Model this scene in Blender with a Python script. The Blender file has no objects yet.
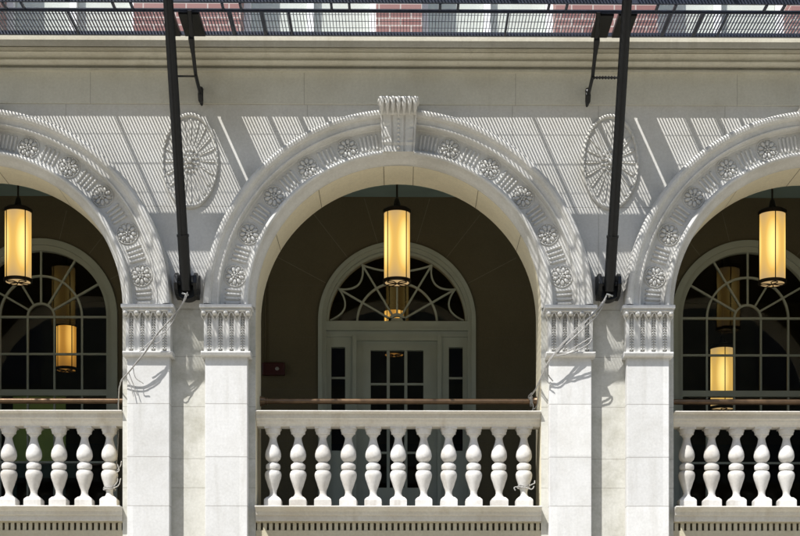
import bpy, bmesh, math, random
from mathutils import Vector, Matrix
random.seed(7)
PI = math.pi
S = bpy.context.scene
C = S.collection

# ------------------------------------------------------------------ camera
L = 15.2                       # metres from the pilaster faces to the lens
YAW = math.radians(0.5)
cd = bpy.data.cameras.new('camera')
cam = bpy.data.objects.new('camera', cd)
C.objects.link(cam)
cam.location = (0.015, -L, 1.6)
cam.rotation_euler = (PI/2, 0, -YAW)
cd.sensor_width = 36
cd.lens = 36*L/8.0
cd.shift_x = -0.0166
cd.shift_y = 412/800
cd.clip_end = 2000
S.camera = cam

# ------------------------------------------------------------------ light
CX, SZ = 0.90, 2.0             # sun travel per metre into the wall: right, down
sd = Vector((CX, 1.0, -SZ)).normalized()
elev = math.asin(-sd.z)
w = bpy.data.worlds.new('World'); S.world = w; w.use_nodes = True
nt = w.node_tree; nt.nodes.clear()
sky = nt.nodes.new('ShaderNodeTexSky'); sky.sky_type = 'NISHITA'; sky.sun_disc = False
sky.sun_elevation = elev
sky.sun_rotation = math.atan2(-sd.x, -sd.y)
bg = nt.nodes.new('ShaderNodeBackground'); bg.inputs[1].default_value = 0.115
out = nt.nodes.new('ShaderNodeOutputWorld')
nt.links.new(sky.outputs[0], bg.inputs[0]); nt.links.new(bg.outputs[0], out.inputs[0])
sl = bpy.data.lights.new('sun', 'SUN'); sl.energy = 4.7; sl.angle = math.radians(0.4)
sl.color = (1.0, 0.983, 0.96)
so = bpy.data.objects.new('sun', sl); C.objects.link(so)
so.rotation_euler = sd.to_track_quat('-Z', 'Y').to_euler()
so.location = (-8, -9, 20)

S.view_settings.view_transform = 'Standard'
S.view_settings.look = 'None'
S.view_settings.gamma = 1
S.view_settings.use_curve_mapping = False
S.view_settings.exposure = 0.72

# ------------------------------------------------------------------ units
def zz(py, Y=0.0): return 1.6 + (680-py)/100*(L+Y)/L
def xx(px, Y=0.0): return 0.015 + (px-400)/100*(L+Y)/L
BAY = 4.22

# ------------------------------------------------------------------ materials
def newmat(name):
    m = bpy.data.materials.new(name); m.use_nodes = True
    n = m.node_tree; n.nodes.clear()
    o = n.nodes.new('ShaderNodeOutputMaterial')
    b = n.nodes.new('ShaderNodeBsdfPrincipled')
    n.links.new(b.outputs[0], o.inputs[0])
    return m, n, b, o

def mth(n, op, a, b=None, c=None):
    k = n.nodes.new('ShaderNodeMath'); k.operation = op
    for i, v in enumerate((a, b, c)):
        if v is None: continue
        if isinstance(v, (int, float)): k.inputs[i].default_value = v
        else: n.links.new(v, k.inputs[i])
    return k.outputs[0]

def stone(name, col, stain=(0.30,0.27,0.19), amt=0.35, hz=(), vx=(), bump=0.25, rough=0.85, streak=0.4, scale=1.0, jl=.35, block=None):
    """limestone; hz / vx are the world heights and x places of its joints"""
    m, n, b, o = newmat(name)
    geo = n.nodes.new('ShaderNodeNewGeometry')
    pos = geo.outputs['Position']
    def noise(sc, det=5, vec=None, rg=.6):
        t = n.nodes.new('ShaderNodeTexNoise'); t.inputs['Scale'].default_value = sc
        t.inputs['Detail'].default_value = det; t.inputs['Roughness'].default_value = rg
        n.links.new(vec or pos, t.inputs['Vector']); return t.outputs[0]
    mp = n.nodes.new('ShaderNodeMapping'); mp.inputs['Scale'].default_value = (5, 5, .55)
    n.links.new(pos, mp.inputs[0])
    big = noise(1.3*scale); run = noise(1.6, 4, mp.outputs[0]); fine = noise(42, 6); mid = noise(7*scale, 6)
    def ramp(v, lo, hi):
        r = n.nodes.new('ShaderNodeMapRange'); r.inputs[1].default_value = lo; r.inputs[2].default_value = hi
        n.links.new(v, r.inputs[0]); return r.outputs[0]
    f = mth(n, 'MULTIPLY', ramp(big, .45, .72), amt)
    f2 = mth(n, 'MULTIPLY', ramp(run, .5, .75), amt*streak)
    f = mth(n, 'MAXIMUM', f, f2)
    f = mth(n, 'ADD', f, mth(n, 'MULTIPLY', ramp(mid, .42, .7), amt*.25))
    mx = n.nodes.new('ShaderNodeMix'); mx.data_type = 'RGBA'
    mx.inputs[6].default_value = (*col, 1); mx.inputs[7].default_value = (*stain, 1)
    n.links.new(f, mx.inputs[0])
    hs = n.nodes.new('ShaderNodeHueSaturation')
    n.links.new(mx.outputs[2], hs.inputs['Color'])
    n.links.new(ramp(fine, -.6, 1.6), hs.inputs['Value'])
    val = mth(n, 'ADD', .93, mth(n, 'MULTIPLY', ramp(fine, .3, .7), .14))
    n.links.new(val, hs.inputs['Value'])
    last = hs.outputs[0]; h = mth(n, 'ADD', mth(n, 'MULTIPLY', fine, .5), mid)
    sep = n.nodes.new('ShaderNodeSeparateXYZ'); n.links.new(pos, sep.inputs[0])
    wob = mth(n, 'MULTIPLY', mth(n, 'SUBTRACT', mid, .5), .006)
    line = None
    for ax, lst in ((2, hz), (0, vx)):
        for v in lst:
            d = mth(n, 'ABSOLUTE', mth(n, 'SUBTRACT', mth(n, 'ADD', sep.outputs[ax], wob), v))
            k = mth(n, 'LESS_THAN', d, .0042)
            line = k if line is None else mth(n, 'MAXIMUM', line, k)
    if block:                                  # every block has its own tone
        wn = n.nodes.new('ShaderNodeTexWhiteNoise'); cb = n.nodes.new('ShaderNodeCombineXYZ')
        n.links.new(mth(n, 'FLOOR', mth(n, 'DIVIDE', mth(n, 'SUBTRACT', sep.outputs[2], block[0]), block[1])), cb.inputs[2])
        n.links.new(mth(n, 'FLOOR', mth(n, 'DIVIDE', sep.outputs[0], .53)), cb.inputs[0])
        n.links.new(cb.outputs[0], wn.inputs[0])
        h3 = n.nodes.new('ShaderNodeHueSaturation'); n.links.new(last, h3.inputs['Color'])
        n.links.new(mth(n, 'ADD', .90, mth(n, 'MULTIPLY', wn.outputs[0], .16)), h3.inputs['Value']); last = h3.outputs[0]
    if line is not None:
        m2 = n.nodes.new('ShaderNodeMix'); m2.data_type = 'RGBA'
        n.links.new(mth(n, 'MULTIPLY', line, jl), m2.inputs[0]); n.links.new(last, m2.inputs[6])
        m2.inputs[7].default_value = (.12, .105, .08, 1); last = m2.outputs[2]
        h = mth(n, 'SUBTRACT', h, mth(n, 'MULTIPLY', line, 1.5))
    n.links.new(last, b.inputs['Base Color'])
    b.inputs['Roughness'].default_value = rough
    b.inputs['Specular IOR Level'].default_value = .2
    bp = n.nodes.new('ShaderNodeBump'); bp.inputs['Strength'].default_value = bump
    bp.inputs['Distance'].default_value = .006
    n.links.new(h, bp.inputs['Height']); n.links.new(bp.outputs[0], b.inputs['Normal'])
    return m

def plain(name, col, rough=.6, metal=0, var=.12, sc=12, bump=.1, spec=.5):
    m, n, b, o = newmat(name)
    tc = n.nodes.new('ShaderNodeTexCoord')
    t = n.nodes.new('ShaderNodeTexNoise'); t.inputs['Scale'].default_value = sc; t.inputs['Detail'].default_value = 6
    n.links.new(tc.outputs['Object'], t.inputs['Vector'])
    mr = n.nodes.new('ShaderNodeMapRange'); mr.inputs[1].default_value = .3; mr.inputs[2].default_value = .7
    mr.inputs[3].default_value = 1-var; mr.inputs[4].default_value = 1+var
    n.links.new(t.outputs[0], mr.inputs[0])
    hs = n.nodes.new('ShaderNodeHueSaturation'); hs.inputs['Color'].default_value = (*col, 1)
    n.links.new(mr.outputs[0], hs.inputs['Value']); n.links.new(hs.outputs[0], b.inputs['Base Color'])
    b.inputs['Roughness'].default_value = rough; b.inputs['Metallic'].default_value = metal
    b.inputs['Specular IOR Level'].default_value = spec
    if bump:
        bp = n.nodes.new('ShaderNodeBump'); bp.inputs['Strength'].default_value = bump; bp.inputs['Distance'].default_value = .003
        n.links.new(t.outputs[0], bp.inputs['Height']); n.links.new(bp.outputs[0], b.inputs['Normal'])
    return m

LIME = (.60, .585, .54)
M = {}
M['pilaster'] = stone('limestone_pilaster', (.60,.595,.575), stain=(.33,.31,.26), amt=.42, hz=[zz(404), zz(457), zz(506)], streak=.8, jl=.45, block=(zz(506), .51))
M['wall'] = stone('limestone_wall', (.565,.555,.52), amt=.30, hz=[zz(105,.14), zz(207,.14), zz(310,.14), zz(357,.14), zz(407,.14), zz(459,.14), zz(510,.14)],
                  vx=[-5.2,-3.35,-.92,1.15,2.02,3.3,5.4])
M['strip'] = stone('limestone_stained', (.52,.51,.46), stain=(.24,.225,.16), amt=.5, hz=[zz(310,.14), zz(357,.14), zz(407,.14), zz(459,.14), zz(488,.14)], scale=2.6)
M['frieze'] = stone('limestone_frieze', (.57,.56,.49), amt=.34, hz=[zz(106,.12)], vx=[-5.3,-3.1,-.95,1.18,3.42,5.5])
M['carved'] = stone('limestone_carved', (.57,.56,.525), stain=(.22,.20,.155), amt=.40, bump=.35)
M['cornice'] = stone('limestone_cornice', (.52,.50,.415), stain=(.26,.225,.15), amt=.35, streak=.9)
M['soffit'] = stone('limestone_soffit', (.70,.635,.47), amt=.22)
M['rail'] = stone('limestone_rail', (.57,.55,.50), stain=(.33,.27,.18), amt=.4, streak=1)
M['baluster'] = stone('limestone_baluster', (.58,.565,.535), stain=(.26,.22,.165), amt=.55, streak=1, bump=.4)
M['dentil'] = stone('limestone_dentil', (.46,.42,.31), stain=(.33,.27,.16), amt=.4)
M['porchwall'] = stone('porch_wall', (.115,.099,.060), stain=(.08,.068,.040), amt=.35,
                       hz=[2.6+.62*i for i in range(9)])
M['porchceil'] = plain('ceiling_paint', (.24,.34,.33), .7, var=.08, sc=3)
M['porchfloor'] = plain('porch_floor', (.40,.35,.25), .8)
M['green'] = plain('green_grey_paint', (.36,.39,.325), .5, var=.07, sc=4)
M['black'] = plain('black_paint', (.005,.0055,.006), .42, var=.3, sc=25, bump=.15, spec=.28)
M['blueblack'] = plain('blue_black_paint', (.022,.028,.045), .45, var=.3, sc=20, bump=.15)
M['bronze'] = plain('handrail_bronze', (.16,.10,.055), .35, metal=.6, var=.2)
M['lampmetal'] = plain('lantern_bronze', (.03,.022,.014), .4, metal=.5, var=.2)
M['rope'] = plain('rope', (.33,.32,.30), .9, var=.3, sc=120, bump=.8)
M['white'] = plain('white_paint', (.78,.79,.80), .5, var=.04)
M['blind'] = plain('white_blind', (.80,.80,.80), .8, var=.04, sc=3)
M['red'] = plain('dark_red_enamel', (.045,.006,.005), .4)
M['lens'] = plain('grey_lens', (.30,.30,.28), .3)
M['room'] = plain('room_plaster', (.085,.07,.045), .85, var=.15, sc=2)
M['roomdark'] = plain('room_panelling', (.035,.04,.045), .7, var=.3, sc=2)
M['lime'] = plain('pale_green_board', (.42,.56,.16), .7, var=.08, sc=5)
M['teal'] = plain('dark_teal_board', (.05,.09,.085), .7, var=.1, sc=5)
M['ground'] = plain('concrete_paving', (.34,.31,.25), .9, var=.12, sc=1.5)

def brick():
    m, n, b, o = newmat('red_brick')
    geo = n.nodes.new('ShaderNodeNewGeometry'); sep = n.nodes.new('ShaderNodeSeparateXYZ')
    n.links.new(geo.outputs['Position'], sep.inputs[0])
    cb = n.nodes.new('ShaderNodeCombineXYZ')
    n.links.new(mth(n, 'ADD', sep.outputs[0], sep.outputs[1]), cb.inputs[0]); n.links.new(sep.outputs[2], cb.inputs[1])
    br = n.nodes.new('ShaderNodeTexBrick'); br.inputs['Scale'].default_value = 1
    br.inputs['Brick Width'].default_value = .22; br.inputs['Row Height'].default_value = .075
    br.inputs['Mortar Size'].default_value = .007
    br.inputs['Color1'].default_value = (.27,.15,.135,1); br.inputs['Color2'].default_value = (.22,.105,.095,1)
    br.inputs['Mortar'].default_value = (.42,.36,.33,1)
    n.links.new(cb.outputs[0], br.inputs['Vector'])
    n.links.new(br.outputs[0], b.inputs['Base Color']); b.inputs['Roughness'].default_value = .85
    bp = n.nodes.new('ShaderNodeBump'); bp.inputs['Strength'].default_value = .4; bp.inputs['Distance'].default_value = .006
    bp.invert = True
    n.links.new(br.outputs['Fac'], bp.inputs['Height']); n.links.new(bp.outputs[0], b.inputs['Normal'])
    return m
M['brick'] = brick()

def glass():
    m = bpy.data.materials.new('window_glass'); m.use_nodes = True
    n = m.node_tree; n.nodes.clear(); o = n.nodes.new('ShaderNodeOutputMaterial')
    g = n.nodes.new('ShaderNodeBsdfGlossy'); g.inputs['Roughness'].default_value = .02
    t = n.nodes.new('ShaderNodeBsdfTransparent'); t.inputs[0].default_value = (.82,.84,.80,1)
    mx = n.nodes.new('ShaderNodeMixShader'); geo = n.nodes.new('ShaderNodeNewGeometry')
    dt = n.nodes.new('ShaderNodeVectorMath'); dt.operation = 'DOT_PRODUCT'
    n.links.new(geo.outputs['Incoming'], dt.inputs[0]); n.links.new(geo.outputs['Normal'], dt.inputs[1])
    fz = mth(n, 'ADD', .045, mth(n, 'MULTIPLY', mth(n, 'POWER', mth(n, 'SUBTRACT', 1, mth(n, 'ABSOLUTE', dt.outputs['Value'])), 5), .9))
    no = n.nodes.new('ShaderNodeTexNoise'); no.inputs['Scale'].default_value = 1.2
    n.links.new(geo.outputs['Position'], no.inputs['Vector'])
    bp = n.nodes.new('ShaderNodeBump'); bp.inputs['Strength'].default_value = .1; bp.inputs['Distance'].default_value = .02
    n.links.new(no.outputs[0], bp.inputs['Height']); n.links.new(bp.outputs[0], g.inputs['Normal'])
    n.links.new(fz, mx.inputs[0]); n.links.new(t.outputs[0], mx.inputs[1]); n.links.new(g.outputs[0], mx.inputs[2])
    n.links.new(mx.outputs[0], o.inputs[0]); return m
M['glass'] = glass()

def lampmat(name, c0, c1, c2, s):
    """amber glass lit by tubes inside: brightest along the tubes and in the middle of the height"""
    m = bpy.data.materials.new(name); m.use_nodes = True
    n = m.node_tree; n.nodes.clear(); o = n.nodes.new('ShaderNodeOutputMaterial')
    e = n.nodes.new('ShaderNodeEmission')
    tc = n.nodes.new('ShaderNodeTexCoord'); sep = n.nodes.new('ShaderNodeSeparateXYZ')
    n.links.new(tc.outputs['Object'], sep.inputs[0])
    zn = mth(n, 'MULTIPLY', sep.outputs[2], 1.25)          # 0..1 over the height
    v = mth(n, 'ABSOLUTE', mth(n, 'SUBTRACT', zn, .52))
    v = mth(n, 'SUBTRACT', 1, mth(n, 'MULTIPLY', mth(n, 'POWER', v, 2.0), 3.2))
    ang = mth(n, 'ARCTAN2', sep.outputs[1], sep.outputs[0])
    hcos = mth(n, 'MULTIPLY', mth(n, 'ADD', mth(n, 'COSINE', mth(n, 'MULTIPLY', mth(n, 'ADD', ang, .95), 4)), 1), .5)
    f = mth(n, 'MULTIPLY', v, mth(n, 'ADD', .5, mth(n, 'MULTIPLY', hcos, .5)))
    r = n.nodes.new('ShaderNodeValToRGB'); n.links.new(f, r.inputs[0])
    r.color_ramp.elements[0].color = (*c0, 1); r.color_ramp.elements[0].position = .12
    r.color_ramp.elements[1].color = (*c2, 1); r.color_ramp.elements[1].position = .98
    k = r.color_ramp.elements.new(.55); k.color = (*c1, 1)
    n.links.new(r.outputs[0], e.inputs[0]); e.inputs[1].default_value = s
    n.links.new(e.outputs[0], o.inputs[0]); return m
M['lamp'] = lampmat('lit_amber_glass', (.34,.23,.11), (.60,.36,.085), (1.0,.70,.22), .92)
M['lampin'] = lampmat('lit_amber_glass_inside', (.20,.09,.02), (.45,.20,.03), (.9,.48,.10), .75)

# ------------------------------------------------------------------ mesh helpers
class MB:
    def __init__(s): s.bm = bmesh.new()
    def face(s, pts):
        vs = [s.bm.verts.new(p) for p in pts]
        try: return s.bm.faces.new(vs)
        except ValueError: return None
    def box(s, x0, x1, y0, y1, z0, z1):
        v = [s.bm.verts.new((x, y, z)) for x in (x0, x1) for y in (y0, y1) for z in (z0, z1)]
        for f in ((0,1,3,2), (4,6,7,5), (0,4,5,1), (2,3,7,6), (0,2,6,4), (1,5,7,3)):
            s.bm.faces.new([v[i] for i in f])
        return s
    def grid(s, rows, closed=False, smooth=False, cap=False):
        """rows of points joined into quads"""
        R = [[s.bm.verts.new(p) for p in r] for r in rows]
        n = len(R[0])
        for a, b in zip(R, R[1:]):
            for i in range(n if closed else n-1):
                j = (i+1) % n
                f = s.bm.faces.new((a[i], a[j], b[j], b[i])); f.smooth = smooth
        if cap:
            s.bm.faces.new(R[0]); s.bm.faces.new(list(reversed(R[-1])))
        return s
    def tube(s, pts, r, n=8, cap=True, sx=1.0):
        pts = [Vector(p) for p in pts]
        rs = r if isinstance(r, (list, tuple)) else [r]*len(pts)
        rows = []; prev = None
        for i, p in enumerate(pts):
            t = (pts[min(i+1, len(pts)-1)] - pts[max(i-1, 0)]).normalized()
            if prev is None:
                u = t.cross(Vector((0,0,1)))
                if u.length < .1: u = t.cross(Vector((1,0,0)))
            else: u = prev - t*prev.dot(t)
            u.normalize(); prev = u; v = t.cross(u)
            rows.append([p + rs[i]*(math.cos(a)*u + math.sin(a)*v) for a in [2*PI*k/n for k in range(n)]])
        return s.grid(rows, closed=True, smooth=True, cap=cap)
    def lathe(s, prof, c, n=24, cap=True):
        c = Vector(c)
        rows = [[c + Vector((r*math.cos(2*PI*k/n), r*math.sin(2*PI*k/n), z)) for k in range(n)] for r, z in prof]
        return s.grid(rows, closed=True, smooth=True, cap=cap)
    def blob(s, c, rx, ry, rz, rot=0.0, u=8, v=6):
        """a rounded boss; rot turns it in the wall plane"""
        m = Matrix.Translation(Vector(c)) @ Matrix.Rotation(rot, 4, 'Y') @ Matrix.Diagonal((rx, ry, rz, 1))
        r = bmesh.ops.create_uvsphere(s.bm, u_segments=u, v_segments=v, radius=1, matrix=m)
        for x in r['verts']:
            for f in x.link_faces: f.smooth = True
        return s
    def extr(s, prof, x0, x1):
        """closed (y, z) outline extruded along x"""
        a = [(x0, y, z) for y, z in prof]; b = [(x1, y, z) for y, z in prof]
        return s.grid([a, b], closed=True, cap=True)
    def build(s, name, mat, parent=None, loc=(0,0,0), bevel=0, sharp=35):
        bmesh.ops.recalc_face_normals(s.bm, faces=s.bm.faces[:])
        for e in s.bm.edges:
            if len(e.link_faces) == 2 and e.calc_face_angle(0) > math.radians(sharp): e.smooth = False
        me = bpy.data.meshes.new(name); s.bm.to_mesh(me); s.bm.free()
        o = bpy.data.objects.new(name, me); C.objects.link(o)
        me.materials.append(mat); o.location = loc
        if parent: o.parent = parent
        if bevel:
            b = o.modifiers.new('bevel', 'BEVEL'); b.width = bevel; b.segments = 2; b.limit_method = 'ANGLE'; b.angle_limit = math.radians(40)
        return o

def tag(o, label=None, cat=None, group=None, kind=None):
    if label: o['label'] = label
    if cat: o['category'] = cat
    if group: o['group'] = group
    if kind: o['kind'] = kind
    return o
def empty(name, loc=(0,0,0), parent=None):
    o = bpy.data.objects.new(name, None); C.objects.link(o); o.location = loc
    o.empty_display_size = .2
    if parent: o.parent = parent
    return o
def kids(o): return [c for c in bpy.data.objects if c.parent == o]
def dup(o, loc, parent=None):
    def cp(src, par):
        c = src.copy(); C.objects.link(c)
        c.parent = par
        for k in kids(src):
            if k is not c: cp(k, c)
        return c
    c = cp(o, parent); c.location = loc
    return c

# ------------------------------------------------------------------ ground
g = MB(); g.face([(-400,-400,0),(400,-400,0),(400,400,0),(-400,400,0)])
tag(g.build('ground', M['ground']), kind='structure')

# the building across the street: out of the frame, it is what the window panes mirror
def across():
    O = bpy.data.objects.new('stone_building', None); C.objects.link(O); O.location = (0, -34, 0)
    tag(O, 'dark stone building across the street mirrored in the window panes', 'building')
    q = MB(); q.box(-34, 34, -10, 0, 0, 19); q.build('wall', stone('dark_stone', (.085,.09,.07)), O)
    q = MB(); q.box(-34.3, 34.3, -10.3, .35, 19, 19.6); q.build('roof_cornice', M['wall'], O)
    first = None
    for r_ in range(5):
        for c in range(12):
            loc = (-30.25+5.5*c, .02, 1.6+3.6*r_)
            if first is None:
                q = MB(); q.box(-.8, .8, -.15, .0, 0, 2.1); q.box(-.9, .9, -.1, .10, -.15, 0); first = q.build('window', M['roomdark'], O, loc=loc)
            else:
                k = first.copy(); C.objects.link(k); k.parent = O; k.location = loc
across()

# ================================================================== THE BUILDING
B = empty('arcaded_building')
tag(B, 'pale limestone building front with three carved round arches and red brick storey above', 'building')
XE = 6.36                         # half length of what is built
G = .14                           # depth of the recessed wall plane
ZC = zz(305)                      # arch centre
RO = 1.44                         # opening radius
ZT = zz(105, G)                   # top of the arch wall
YB = .72                          # back of the arch wall

# arch wall: spandrels and soffits, one sheet with real thickness
mb = MB(); sof = MB()
N = 56
for k in (-1, 0, 1):
    cx = k*BAY
    fr, top, frb, topb = [], [], [], []
    pts = [(cx-BAY/2, None)]
    for i in range(N+1):
        a = PI - PI*i/N
        pts.append((cx+RO*math.cos(a), ZC+RO*math.sin(a)))
    # front and back faces above the arch
    for y in (G, YB):
        low = [(x, y, z) for x, z in pts[1:]]
        hi = [(x, y, ZT) for x, z in pts[1:]]
        mb.grid([low, hi])
        for sx in (-1, 1):
            mb.grid([[(cx+sx*RO, y, ZC), (cx+sx*RO, y, ZT)], [(cx+sx*BAY/2, y, ZC), (cx+sx*BAY/2, y, ZT)]])
    # soffit and jamb lining
    rows = [[(cx+RO, y, 0.0) for y in (G, YB)], [(cx+RO, y, ZC) for y in (G, YB)]]
    arc = [[(x, y, z) for y in (G, YB)] for x, z in reversed(pts[1:])]
    rows = [rows[0]] + arc + [[(cx-RO, y, 0.0) for y in (G, YB)]]
    sof.grid(rows, smooth=True)
# end piers beyond the last bays
mb.box(-XE-3, -BAY*1.5, G, YB, 0, ZT); mb.box(BAY*1.5, XE+3, G, YB, 0, ZT)
mb.build('arch_wall', M['wall'], B)
sof.build('arch_soffit', M['soffit'], B)
# joints across the soffit: thin dark reveals modelled as grooves proud by nothing, one per voussoir
js = MB()
for k in (-1, 0, 1):
    for a in (31, 56, 84, 96, 124, 149):
        t = math.radians(a); c, s_ = math.cos(t), math.sin(t); r = RO-.002; d = .0035/RO
        p = []
        for dd in (-d, d):
            p.append((k*BAY+r*math.cos(t+dd), ZC+r*math.sin(t+dd)))
        js.face([(p[0][0], G, p[0][1]), (p[1][0], G, p[1][1]), (p[1][0], YB, p[1][1]), (p[0][0], YB, p[0][1])])
js.build('soffit_joints', plain('mortar', (.20,.17,.12), .9), B)

# piers: recessed strip between the pilasters, then jamb fronts
for k in (-1.5, -.5, .5, 1.5):
    pc = k*BAY
    p = empty('pier', (pc, 0, 0), B)
    q = MB(); h = BAY/2-RO
    q.face([(-h, G, 0), (h, G, 0), (h, G, ZC), (-h, G, ZC)]); q.face([(-h, YB, 0), (h, YB, 0), (h, YB, ZC), (-h, YB, ZC)])
    q.build('pier_core', M['strip'], p)
    for sx in (-1, 1):
        q = MB(); a, b_ = sorted((sx*.178, sx*.60))
        zc0 = zz(352)
        q.box(a, b_, 0, G, 0, zc0); q.build('pilaster', M['pilaster'], p, bevel=.006)
        cc = (a+b_)/2
        cap = empty('capital', (cc, 0, zc0), p)
        hw = .222
        # bell
        q = MB(); zt = zz(313)-zc0
        prof_ = [(-hw, G), (-hw, -.012)]
        for i in range(4):                     # four narrow sunk channels
            x = -hw + 2*hw*(i+.5)/4
            prof_ += [(x-.030, -.016), (x-.020, -.012), (x-.014, .014), (x+.014, .014), (x+.020, -.012), (x+.030, -.016)]
            if i < 3: prof_ += [(x+hw/4, -.006)]
        prof_ += [(hw, -.012), (hw, G)]
        q.grid([[(x, y, z) for x, y in prof_] for z in (0, zt)], cap=True)
        for i in range(4):                     # husk chains in the channels
            x = -hw + 2*hw*(i+.5)/4
            for j in range(12):
                z = zt-.060-j*.0270
                s = .50 + .055*j
                if z < .02: break
                q.blob((x-.012*s, .002-.010*s, z), .010*s, .012, .014, rot=.6, u=7, v=5)
                q.blob((x+.012*s, .002-.010*s, z), .010*s, .012, .014, rot=-.6, u=7, v=5)
                q.blob((x, -.006-.006*s, z-.012), .005, .009, .007, u=6, v=4)
        for i in range(5):                     # shells along the top, linked by little arches
            x = -hw + 2*hw*i/4
            q.blob((x, -.040, zt-.014), .026, .036, .024, u=12, v=8)
            q.tube([(x-.024, -.030, zt-.012), (x-.020, -.020, zt-.045), (x, -.012, zt-.075), (x+.020, -.020, zt-.045), (x+.024, -.030, zt-.012)], [.007, .007, .006, .007, .007], n=6)
            if i < 4:
                xm = x+hw/4
                q.tube([(xm-.022+.0, -.034, zt-.040), (xm-.016, -.040, zt-.014), (xm, -.044, zt-.005), (xm+.016, -.040, zt-.014), (xm+.022, -.034, zt-.040)], .006, n=6)
        q.build('bell', M['carved'], cap)
        q = MB(); za = zt+.004                 # abacus
        q.box(-.262, .262, -.072, G-.002, za+.030, zz(306)-zc0); q.box(-.250, .250, -.052, G-.003, za+.011, za+.0295)
        q.extr([(G-.004, za-.004), (-.045, za-.004), (-.062, za+.010), (G-.004, za+.010)], -.25, .25)
        q.build('abacus', M['pilaster'], cap, bevel=.005)
        q = MB()                               # necking
        yb = -.006
        q.extr([(G-.003, -.052), (-.030, -.052), (-.048, -.044), (-.054, -.030), (-.058, -.022), (-.058, -.006), (-.03, 0.0), (G-.003, .0)], -.247, .247)
        q.build('necking', M['pilaster'], cap, bevel=.003)

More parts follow.
